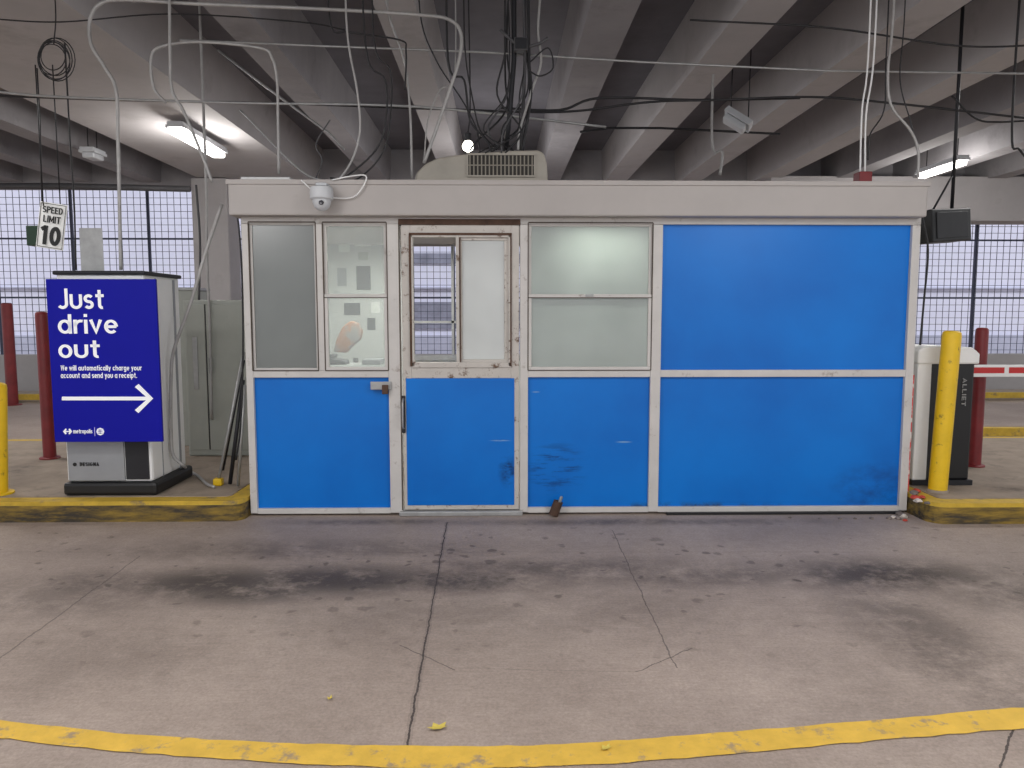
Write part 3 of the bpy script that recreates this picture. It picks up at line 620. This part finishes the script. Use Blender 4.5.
boxes('emblem_cross',[(w.x-.016,w.x+.016,sy-.008,sy,w.z-.0015,w.z+.0015),(w.x-.0015,w.x+.0015,sy-.008,sy,w.z-.016,w.z+.016),(w.x-.016,w.x+.016,sy-.008,sy,w.z+.010,w.z+.013),(w.x-.016,w.x+.016,sy-.008,sy,w.z-.013,w.z-.010)],M_signblue,parent=sg)
pl=empty('sign_plate',(X(91,250,.3),.3,kz1+.03),'bare metal back of a small sign on top of the kiosk','sign')
box('plate',X(80,250,.3),X(103,250,.3),.3,.306,kz1+.04,Z(228,91,.3),M_galv,bev=.002,parent=pl)
box('stem',X(90,250,.3),X(93,250,.3),.306,.32,kz1+.028,Z(235,91,.3),M_galv,parent=pl)

# electrical cabinet
cy=1.55
a0=X(186,380,cy);a1=X(252,380,cy);cz=Z(300,210,cy)
cb=empty('electrical_cabinet',((a0+a1)/2,cy+.2,.159),'pale beige-grey steel electrical cabinet with two doors','cabinet')
box('body',a0,a1,cy,cy+.45,.159,cz,M_cab,bev=.01,parent=cb)
mid=X(208,380,cy)
d1=box('door',a0+.02,mid-.006,cy-.015,cy,.22,cz-.04,M_cab,bev=.005,parent=cb); d2=box('door',mid+.006,a1-.02,cy-.015,cy,.22,cz-.04,M_cab,bev=.005,parent=cb)
box('door_handle',mid+.03,mid+.05,cy-.04,cy-.015,.95,1.1,M_black,bev=.004,parent=d2)
box('door_gap',mid-.006,mid+.006,cy-.006,cy,.22,cz-.04,M_black,parent=cb)
box('vent_plate',a0+.08,mid-.08,cy-.02,cy-.014,.8,1.3,M_galv,bev=.004,parent=d1)
cb2=empty('utility_box',(X(188,350,2.2),2.3,.159),'tall plain grey utility box','utility box')
box('body',X(176,350,2.1),X(200,350,2.1),2.1,2.4,.159,1.75,M_cab,bev=.01,parent=cb2); box('cap',X(175,350,2.1),X(201,350,2.1),2.09,2.41,1.75,1.78,M_galv,bev=.005,parent=cb2)

def bollard(px,pbase,ptop,y,zb,r,mat,lab,lean=0,group=None,flange=True):
    b=W(px,pbase,y); ht=Z(ptop,px,y)-zb
    e=empty('bollard',(b.x,y,zb),lab,'bollard',group)
    T=Matrix.Rotation(math.radians(lean),4,'Y')
    lathe('post',[(r,0),(r,ht-.04),(r*.94,ht-.015),(r*.7,ht-.002),(r*.2,ht)],(b.x,y,zb+.004),mat,tilt=T,parent=e)
    if flange: lathe('base_flange',[(r*1.6,0),(r*1.6,.012),(r*1.5,.016)],(b.x,y,zb),mat,parent=e)
    else: lathe('base_collar',[(r*1.18,0),(r*1.12,.015),(r*1.02,.02)],(b.x,y,zb),M_isl,parent=e)
bollard(12,391,303,7.0,0,.085,M_red,'dark red steel bollard by the far lane',0)
bollard(50,458,312,1.45,.159,.055,M_red,'dark red steel bollard behind the kiosk',0)
bollard(937,498,331,.0,.159,.066,M_yel,'scuffed yellow bollard leaning slightly on the island',2.2,flange=False)
bollard(974,470,328,.95,.159,.052,M_red,'thin dark red bollard behind the gate machine',0)
bollard(-3,490,383,.05,.159,.07,M_yel,'yellow bollard at the kerb',3)

gy=.22
g0=X(916,420,gy);g1=X(972,420,gy);gzt=Z(346,945,gy)
gm=empty('barrier_gate',((g0+g1)/2,gy+.25,.159),'white and black parking barrier machine with red and white arm','barrier gate')
box('body',g0,g1,gy,gy+.5,.2,gzt-.12,M_black,bev=.015,parent=gm)
box('white_side',g0-.012,g0+.1,gy-.012,gy+.5,.2,gzt-.12,M_kwhite,bev=.01,parent=gm)
prism('hood',[(g0-.02,gzt-.14),(g1+.02,gzt-.14),(g1+.02,gzt-.06),(g1-.04,gzt-.01),(g0+.1,gzt),(g0+.01,gzt-.01),(g0-.02,gzt-.04)],gy-.025,gy+.52,M_kwhite,bev=.012,parent=gm)
box('base',g0-.02,g1+.02,gy-.02,gy+.52,.16,.2,M_dark,parent=gm)
tm=W(964,392,gy-.002)
Rm=Matrix.Translation((tm.x,gy-.004,tm.z))@Matrix.Rotation(math.radians(90),4,'Y')
gtext('lettering','ALLIET',-.11,.11,-.018,.018,0,M_txtdim,w=.14,gap=.15,rotM=Rm,parent=gm)
az=Z(371,995,gy+.3)
ar=box('barrier_arm',g1+.02,7.5,gy+.3,gy+.34,az-.05,az+.05,M_kwhite,bev=.006,parent=gm)
ll=[];xx=g1+.12
while xx<7.3: ll.append((xx,xx+.32,gy+.296,gy+.3,az-.018,az+.03)); xx+=.36
boxes('red_stripes',ll,M('reflective_red',c(190,40,40),.4,var=.05),parent=ar)
box('arm_bracket',g1,g1+.07,gy+.25,gy+.4,az-.09,az+.09,M_red,bev=.008,parent=gm)
M_strip=M('reflective_red_strip',c(200,60,60),.4,var=.3,scale=15,dirt=c(220,215,210),dlo=.5,dhi=.55,dscale=8)
box('marker_strip',x_r1+.002,x_r1+.025,.0,.02,.16,Z(375,910),M_strip,label='narrow red and white strip beside the booth corner',cat='reflector')
tubes('ground_hose',[[W(184,466,.3),G(188,470,.18),G(198,476,.175),G(207,484,.175),G(214,487,.175)]],.012,M_cond,label='pale flexible hose lying on the island',cat='hose')

br=empty('broom',(X(220,485,.35),.35,.159),'broom with pale handle leaning against the booth','broom')
tubes('handle',[[W(244,352,.6),W(219,478,.3)]],.012,M_galv,smooth_path=False,parent=br)
pb=W(219,480,.3); boxes('head',[(pb.x-.04,pb.x+.03,.27,.33,.16,pb.z+.015)],M_yel,bev=.01,parent=br)
tubes('metal_bar',[[G(230,484,.175),W(243,380,.4)]],.016,M_dark,smooth_path=False,label='dark steel bar leaning on the booth corner',cat='metal bar')
tubes('metal_bar',[[G(238,486,.175),W(245,385,.25)]],.012,M_galv,smooth_path=False,label='thin grey steel bar leaning on the booth corner',cat='metal bar')
tubes('metal_bar',[[G(222,470,.175),W(243,360,.9)]],.02,M_dark,smooth_path=False,label='thick dark bar leaning behind the broom',cat='metal bar')

# speed limit sign
yy=2.2; wc=W(51.5,226,yy); ww=.15; hh=.23
e=empty('speed_limit_sign',(wc.x,yy,wc.z-hh),'white speed limit sign hanging askew from the ceiling','speed limit sign')
T=Matrix.Translation((wc.x,yy,wc.z))@Matrix.Rotation(math.radians(9),4,'Y')@Matrix.Rotation(math.radians(-8),4,'Z')
M_sw=M('sign_white_face',c(240,240,238),.4,var=.02,emit=(1,1,1,1),es=.08)
boxes('panel',[(-ww,ww,0,.006,-hh,hh,T)],M_sw,bev=.001,parent=e)
t_=.005
boxes('border',[(-ww+.010,ww-.010,-.003,0,hh-.010-t_,hh-.010,T),(-ww+.010,ww-.010,-.003,0,-hh+.010,-hh+.010+t_,T),(-ww+.010,-ww+.010+t_,-.003,0,-hh+.010,hh-.010,T),(ww-.010-t_,ww-.010,-.003,0,-hh+.010,hh-.010,T)],M_txtblk,parent=e)
gtext('lettering','SPEED',-.11,.11,.125,.19,-.002,M_txtblk,w=.16,rotM=T,parent=e)
gtext('lettering','LIMIT',-.095,.095,.03,.10,-.002,M_txtblk,w=.16,rotM=T,parent=e)
gtext('lettering','10',-.115,.115,-.195,.0,-.002,M_txtblk,w=.2,gap=.14,rotM=T,parent=e)
for dx in (-.07,.1): tubes('hanger',[[(wc.x+dx,yy,wc.z+hh-.03),(wc.x+dx,yy,4.66)]],.006,M_dark,smooth_path=False,parent=e)
box('signal_box',X(29,235,2.3),X(42,235,2.3),2.25,2.4,Z(246,35,2.3),Z(226,35,2.3),M('signal_green_dark',c(35,62,45),.5,var=.2),bev=.008,parent=e)

# hanging black box right
y_=1.4
hb=empty('overhead_sign_box',(X(948,225,y_),y_+.15,Z(242,948,y_)),'black box sign hanging from the ceiling on a steel rod','hanging box')
hc=W(948,225,y_); hw_=(X(976,225,y_)-X(920,225,y_))/2; hz=(Z(208,948,y_)-Z(241,948,y_))/2
T=Matrix.Translation((hc.x,y_+.12,hc.z))@Matrix.Rotation(math.radians(-5),4,'Y')@Matrix.Rotation(math.radians(22),4,'Z')
boxes('housing',[(-hw_,hw_,-.12,.12,-hz,hz,T)],M_black,bev=.012,parent=hb)
boxes('face',[(-hw_*.8,hw_*.8,-.128,-.12,-hz*.8,hz*.8,T)],M_dark,bev=.004,parent=hb)
xx=X(955,150,y_+.15)
tubes('rod',[[(xx,y_+.15,hc.z+hz-.03),(xx,y_+.15,4.66)]],.016,M_dark,smooth_path=False,parent=hb)
tubes('brace',[[(xx-.2,y_+.15,hc.z+hz-.03),(xx,y_+.15,Z(170,948,y_))]],.01,M_dark,smooth_path=False,parent=hb)

# ================================================================ LAMPS AND ADDED FILL LIGHTS
def fixture(px,py,on,lab,z=3.86,L=1.2,wd=.16,lit=0,rot=None):
    p=G(px,py,z)
    e=empty('ceiling_light_fixture',(p.x,p.y,z),lab,'ceiling light')
    T=Matrix.Translation((p.x,p.y,z))
    if rot is not None: T=T@rot
    boxes('housing',[(-wd/2,wd/2,-L/2,L/2,.03,.1,T),(-wd/2-.02,-wd/2+.005,-L/2,L/2,.02,.06,T),(wd/2-.005,wd/2+.02,-L/2,L/2,.02,.06,T)],M_lampbody,bev=.006,parent=e)
    boxes('lens',[(-wd/2+.01,wd/2-.01,-L/2+.03,L/2-.03,-.05,.03,T)],M_tube if on else M_lampbody,bev=.02,parent=e)
    for s_ in (-.35,.35): tubes('hanger',[[T@Vector((0,s_*L,.08)),Vector(((T@Vector((0,s_*L,.1))).x,(T@Vector((0,s_*L,.1))).y,4.66))]],.007,M_dark,smooth_path=False,parent=e)
    if lit:
        a=bpy.data.lights.new('fixture_lamp','POINT'); a.shadow_soft_size=.12; a.energy=lit; a.color=(1,.97,.93)
        o=bpy.data.objects.new('fixture_lamp',a); scene.collection.objects.link(o); o.location=(0,0,-.25); o.parent=e
fixture(199,143,True,'lit fluorescent fixture under the pale beam',lit=60,z=3.82,wd=.2,L=1.5)
fixture(735,123,False,'unlit white fixture hanging askew under the ceiling',wd=.17,L=.34,z=3.7,rot=Matrix.Rotation(math.radians(38),4,'Y')@Matrix.Rotation(math.radians(70),4,'Z'))
fixture(941,169,True,'lit fluorescent fixture near the far opening',lit=55)
fixture(93,156,False,'unlit grey wall-pack light near the far opening',wd=.2,L=.35)
for (x,y,pw,zz) in ((-3.2,-4.0,80,3.0),(3.0,-4.0,80,3.0),(0,5.5,60,3.0)):  # added fill points brightening lane and ceiling; no fixture belongs to them
    a=bpy.data.lights.new('fill_point','POINT'); a.shadow_soft_size=.5; a.energy=pw; a.color=(1,.985,.97)
    o=bpy.data.objects.new('fill_point',a); scene.collection.objects.link(o); o.location=(x,y,zz)
for (x,y,pw) in ((-2.6,-3.6,75),(2.6,-3.6,75),(0,-6.2,60),(-6.5,2,90),(6.5,2,90)):  # added area fill from above, mainly to brighten the floor; no visible source
    a=bpy.data.lights.new('fill_area','AREA'); a.shape='RECTANGLE'; a.size=2.2; a.size_y=.6; a.energy=pw; a.color=(1,.98,.96)
    o=bpy.data.objects.new('fill_area',a); scene.collection.objects.link(o); o.location=(x,y,3.9)
bp=W(468,146,.9)
e=empty('work_lamp',(bp.x,.9,bp.z-.05),'small lit bulb lamp above the air conditioner','lamp')
lathe('bulb',[(.01,-.05),(.04,-.03),(.05,0),(.035,.03),(.02,.045)],(bp.x,.9,bp.z),M_bulb,parent=e)
lathe('socket',[(.03,.04),(.03,.1),(.012,.11)],(bp.x,.9,bp.z),M_dark,parent=e)
tubes('cord',[[(bp.x,.9,bp.z+.1),(bp.x+.02,.9,bp.z+.4),(bp.x,.95,4.66)]],.006,M_cable,parent=e)

# ================================================================ CONDUITS
def run(px,y,r,mat,lab,name='conduit',cat='conduit',ext=None,sm=True):
    ys=y if isinstance(y,(list,tuple)) else [y]*len(px)
    pts=[W(a,b,yy) for (a,b),yy in zip(px,ys)]
    if ext in('start','both'): pts=[Vector((pts[0].x,pts[0].y,max(4.66,pts[0].z+.01)))]+pts
    if ext in('end','both'): pts=pts+[Vector((pts[-1].x,pts[-1].y,4.66))]
    tubes(name,[pts],r,mat,smooth_path=sm,label=lab,cat=cat,group='ceiling conduits and cables')
G1='bent light grey steel conduit'
cb_=dict(name='cable',cat='cable')
run([(121,270),(120,230),(118,140),(116,90),(104,66),(91,44),(90,20),(100,4),(125,0),(200,4),(320,9),(420,15),(450,20),(461,34),(459,60),(448,95),(436,130),(424,163)],.35,.0135,M_cond,'long grey conduit looping from kiosk to rooftop unit')
run([(169,-20),(170,50),(172,90),(184,112),(204,160),(212,182)],.31,.012,M_cond,'grey conduit dropping from the ceiling to the booth',ext='start')
run([(166,103),(154,88),(151,60),(160,47),(200,42),(260,48),(272,58),(277,80),(278,120),(279,174)],.42,.011,M_cond,G1)
run([(222,204),(205,255),(190,305),(174,350),(171,380),(171,430),(173,455),(184,466)],.27,.014,M_cond,'thick grey conduit slanting down the kiosk side')
run([(206,180),(207,260),(210,330),(212,420)],1.5,.013,M_cond,'vertical grey conduit in front of the cabinet',ext='start')
run([(196,185),(200,240),(199,300)],1.6,.011,M_greycable,'dark vertical conduit near the column')
run([(70,140),(74,200),(76,270)],1.6,.008,M_cable,'thin black hanging cable',ext='start',**cb_)
run([(40,120),(42,205)],2.3,.007,M_cable,'thin black hanging cable',sm=False,ext='start',**cb_)
run([(-20,90),(60,97),(240,103),(420,107),(606,127)],1.0,.011,M_galv,'horizontal steel rod below the ceiling',name='steel_rod',cat='rod')
run([(-20,95),(120,100),(300,104),(440,109),(560,112),(650,102),(720,100),(812,97),(900,104),(1060,122)],1.1,.010,M_cable,'sagging black cable strung under the ceiling',**cb_)
run([(500,108),(560,110),(600,98),(700,100),(800,98)],1.15,.011,M_cable,'thick black cable strung under the ceiling',**cb_)
run([(180,40),(320,46),(480,52),(640,62),(830,71),(1060,74)],.7,.009,M_galv,'horizontal steel rod below the ceiling',name='steel_rod',cat='rod',sm=False)
run([(-20,18),(60,22),(170,14),(300,22),(345,30)],.75,.006,M_cable,'thin black cable under the ceiling',**cb_)
run([(690,20),(830,28),(960,46),(1060,44)],.6,.008,M_cable,'black cable strung under the ceiling',**cb_)
run([(240,110),(300,170),(330,182)],1.2,.008,M_galv,'slanting thin steel rod',name='steel_rod',cat='rod')
run([(218,50),(262,84),(330,134),(344,150)],2.0,.012,M_galv,'slanting steel pipe beside the beams',name='pipe',cat='pipe',sm=False)
run([(345,-20),(348,40),(357,90),(360,130),(352,160),(338,180),(326,184)],.2,.008,M_cond,'pale cable dropping to the dome camera',ext='start',**cb_)
run([(362,-20),(368,60),(385,80),(386,120),(376,150),(345,177),(330,178)],.25,.007,M_cable,'black cable looping to the dome camera',ext='start',**cb_)
run([(374,40),(390,70),(391,110),(384,150),(362,176),(340,184)],.28,.006,M_cable,'black cable looping to the dome camera',ext='start',**cb_)
run([(301,180),(320,195),(350,198),(362,188),(366,176),(352,176),(332,180)],-.165,.005,M_kwhite,'white cable loop beside the dome camera',**cb_)
run([(386,0),(404,60),(410,110),(412,178)],.5,.009,M_cond,G1,ext='start')
run([(316,178),(322,160),(316,144),(330,120)],.45,.005,M_greycable,'thin grey cable on the booth roof',**cb_)
run([(330,20),(350,32),(400,40),(406,52),(405,90)],.45,.007,M_cable,'short black cable bend',ext='start',**cb_)
run([(514,-20),(514,60),(510,110),(506,150)],.6,.020,M_dark,'thick dark vertical pipe above the rooftop unit',name='pipe',cat='pipe',ext='start',sm=False)
run([(524,-20),(525,60),(523,110),(521,150)],.66,.014,M_greycable,'grey vertical pipe above the rooftop unit',name='pipe',cat='pipe',ext='start',sm=False)
run([(528,-20),(529,60),(530,100),(522,152)],.6,.013,M_cable,'black cable bundle dropping to the rooftop unit',ext='start',**cb_)
run([(541,-20),(538,30),(541,62),(532,90),(520,130),(518,150)],.56,.010,M_cond,G1,ext='start')
run([(448,60),(464,80),(470,120),(486,140),(492,152)],.6,.009,M_cable,'curved black cable over the rooftop unit',ext='start',**cb_)
run([(500,30),(520,46),(538,44),(548,38)],.52,.012,M_greycable,'short grey pipe joint',name='pipe',cat='pipe')
run([(455,70),(440,90),(428,120),(424,160)],.8,.006,M_cond,'thin pale dangling cable',ext='start',**cb_)
run([(505,70),(506,110),(478,140),(470,150)],.7,.008,M_cable,'looping black cable over the unit',ext='start',**cb_)
for i in range(9):
    x0=512+random.uniform(-8,20); x1=x0+random.uniform(-8,8)
    run([(x0,-15),(x0+random.uniform(-3,3),50),(x1+random.uniform(-4,4),95),(505+random.uniform(-22,22),130),(500+random.uniform(-25,25),153)],.5+.025*i,.0055+.001*(i%3),(M_cable,M_greycable,M_cable,M_cable)[i%4],'thin cable in the tangle above the rooftop unit',ext='start',**cb_)
run([(530,62),(548,48),(553,68),(540,76),(528,70)],.48,.006,M_cable,'loose black cable loop by the junction box',**cb_)
run([(497,150),(480,130),(472,96),(466,60),(464,20)],.66,.006,M_cable,'black cable rising to the ceiling',ext='end',**cb_)
run([(420,12),(436,60),(462,100),(476,128),(480,152)],.68,.006,M_cable,'black cable sweeping to the rooftop unit',ext='start',**cb_)
jb=W(520,48,.6)
e=empty('junction_box',(jb.x,.6,jb.z-.1),'dark metal junction box where cables meet','junction box')
box('box',jb.x-.05,jb.x+.06,.5,.58,jb.z-.05,jb.z+.05,M_greycable,bev=.008,parent=e); box('cover',jb.x-.04,jb.x+.05,.49,.5,jb.z-.04,jb.z+.04,M_dark,bev=.004,parent=e)
run([(868,60),(862,110),(860,175)],.3,.007,M_kwhite,'pale pipe dropping to the booth roof',name='pipe',cat='pipe',ext='start')
run([(874,55),(866,115),(865,175)],.32,.007,M_kwhite,'pale pipe dropping to the booth roof',name='pipe',cat='pipe',ext='start')
run([(893,20),(888,70),(891,105),(910,130),(918,150),(918,178)],.2,.010,M_cond,G1,ext='start')
run([(886,62),(884,110),(870,135),(868,160)],.5,.006,M_cable,'thin black hanging cable',ext='start',**cb_)
run([(904,24),(900,80),(910,120),(917,150)],.55,.005,M_cable,'thin black hanging cable',ext='start',**cb_)
run([(918,186),(922,215),(928,250),(924,300),(920,345)],.35,.008,M_cable,'black cable from roof to gate machine',**cb_)
run([(952,96),(975,118),(1000,122),(1060,118)],1.4,.009,M_cable,'black cable to the hanging box',**cb_)
run([(232,182),(240,240),(243,330),(241,420),(236,460)],.1,.007,M_cable,'black cable running down the booth corner',**cb_)
run([(712,140),(722,152),(720,175)],2.5,.014,M_cond,'short bent conduit stub',ext='start')
run([(1012,128),(1020,150),(1040,172)],1.0,.010,M_cable,'black cable loop by the beam',ext='start',**cb_)
run([(580,132),(610,128),(660,128),(780,134)],3.5,.014,M_dark,'dark pipe under the beams',name='pipe',cat='pipe',sm=False)
b=W(863,177,.3)
box('red_pipe_base',b.x-.05,b.x+.05,.25,.36,fz1+.002,fz1+.15,M_red,bev=.008,label='small dark red box at the foot of the pipes',cat='junction box')
ctr=W(53,57,.6)
e=empty('cable_coil',(ctr.x,.6,ctr.z-.2),'loosely coiled black cable hanging from the ceiling','cable coil')
for j in range(6):
    pts=[]; r0=.095+.010*j; ox=random.uniform(-.015,.015); oz=random.uniform(-.03,.01); ph_=random.uniform(0,6)
    for i in range(25):
        a=2*math.pi*i/24+ph_
        pts.append(Vector((ctr.x+ox+r0*1.0*math.cos(a),.6+.01*j+.01*math.sin(a+j),ctr.z+oz+r0*1.15*math.sin(a))))
    tubes('coil_loop',[pts],.0042,M_cable,parent=e,n=6,smooth_path=False)
tubes('tie',[[(ctr.x,.62,ctr.z+.1),(ctr.x+.03,.62,ctr.z+.4),(ctr.x,.62,4.66)]],.005,M_cable,parent=e)
run([(-20,186),(60,186),(190,189)],7.0,.05,M_greycable,'dark pipe along the far beam',name='pipe',cat='pipe',sm=False)
sp=G(553,515)
e=empty('pipe_stub',(sp.x,sp.y,0),'rusty tilted broken pipe stub at the booth base','pipe stub')
Tt=Matrix.Rotation(math.radians(20),4,'Y')
lathe('pipe',[(.036,0),(.036,.11),(.028,.111),(.028,.08)],(sp.x,sp.y-.04,0.012),M_rust,tilt=Tt,parent=e,n=14)
lathe('bolt',[(.012,.06),(.012,.145),(.007,.15)],(sp.x+.01,sp.y-.04,.012),M_galv,tilt=Tt,parent=e,n=8)
def rock(px,py,s,mat,lab,z=0,name='rubble_stone'):
    p=G(px,py,z); bm=bmesh.new(); bmesh.ops.create_icosphere(bm,subdivisions=2,radius=1)
    for v in bm.verts: v.co*= s*(1+random.uniform(-.25,.25))
    for v in bm.verts: v.co.z=max(v.co.z*.6,-s*.3)
    bm.transform(Matrix.Translation((p.x,p.y,z+s*.3)))
    me=bpy.data.meshes.new(name); bm.to_mesh(me); bm.free(); finish(me,name,mat,label=lab,cat='rubble',group='debris at the kerb corner')
M_pk=M('debris_red',c(190,70,55),.7,var=.3,scale=20)
M_pw=M('debris_white',c(210,200,190),.7,var=.2,scale=20)
for i,(a,b_,s,m_) in enumerate([(900,516,.035,M_rock),(903,517,.028,M_pw),(898,519,.022,M_rock),(893,518,.02,M_pw),(889,519,.02,M_rock),(872,519,.018,M_rock),(855,519,.012,M_rock),(840,519,.015,M_rock),(820,519,.012,M_rock),(790,518,.012,M_rock),(905,521,.018,M_pk)]):
    rock(a,b_,s,m_,'red plastic fragment in the corner' if m_==M_pk else ('white plaster fragment at the booth base' if m_==M_pw else 'grey broken concrete fragment at the booth base'))
for (a,b_,s,m_) in [(915,499,.03,M_pk),(918,502,.028,M_pw),(922,498,.022,M_pk),(914,494,.03,M_rock),(927,504,.02,M_rock),(917,492,.03,M_pk)]:
    rock(a,b_,s,m_,'red plastic fragment on the kerb' if m_==M_pk else 'pale crumbled fragment on the kerb',z=.158)
def leaf(px,py,s,r):
    p=G(px,py); bm=bmesh.new(); n=10; vs=[]
    for i in range(n):
        a=2*math.pi*i/n; rr=s*(1 if i%2 else .6); vs.append(bm.verts.new((rr*1.4*math.cos(a),rr*.8*math.sin(a),.004+.008*(i%2))))
    bm.faces.new(vs); bm.transform(Matrix.Translation((p.x,p.y,.003))@Matrix.Rotation(r,4,'Z'))
    me=bpy.data.meshes.new('leaf'); bm.to_mesh(me); bm.free(); finish(me,'fallen_leaf',M_leaf,label='small dry yellow fallen leaf on the concrete',cat='leaf',group='fallen leaves')
leaf(438,729,.03,.3); leaf(330,700,.012,1); leaf(606,750,.018,.5)
boxes('base_sealant',[(X(665,512),x_r0,-.06,-.032,0,.018)],M_black,label='cracked black sealant along the booth base',cat='sealant')

# ================================================================ WORLD / CAMERA
w=bpy.data.worlds.new('World'); scene.world=w; w.use_nodes=True
bg=w.node_tree.nodes['Background']; bg.inputs[0].default_value=(.94,.97,1,1); bg.inputs[1].default_value=1.1
sn=bpy.data.lights.new('sun','SUN'); sn.energy=1.5; sn.angle=.3; so=bpy.data.objects.new('sun',sn); scene.collection.objects.link(so)
so.rotation_euler=(math.radians(38),0,math.radians(8)); so.location=(0,-10,20)
cd=bpy.data.cameras.new('Camera'); cam=bpy.data.objects.new('Camera',cd); scene.collection.objects.link(cam); scene.camera=cam
cd.sensor_width=36; cd.lens=F/1024*36; cd.clip_start=.05
R3=Matrix((Rt,Up,-Fw)).transposed(); cam.matrix_world=Matrix.Translation(C)@R3.to_4x4()
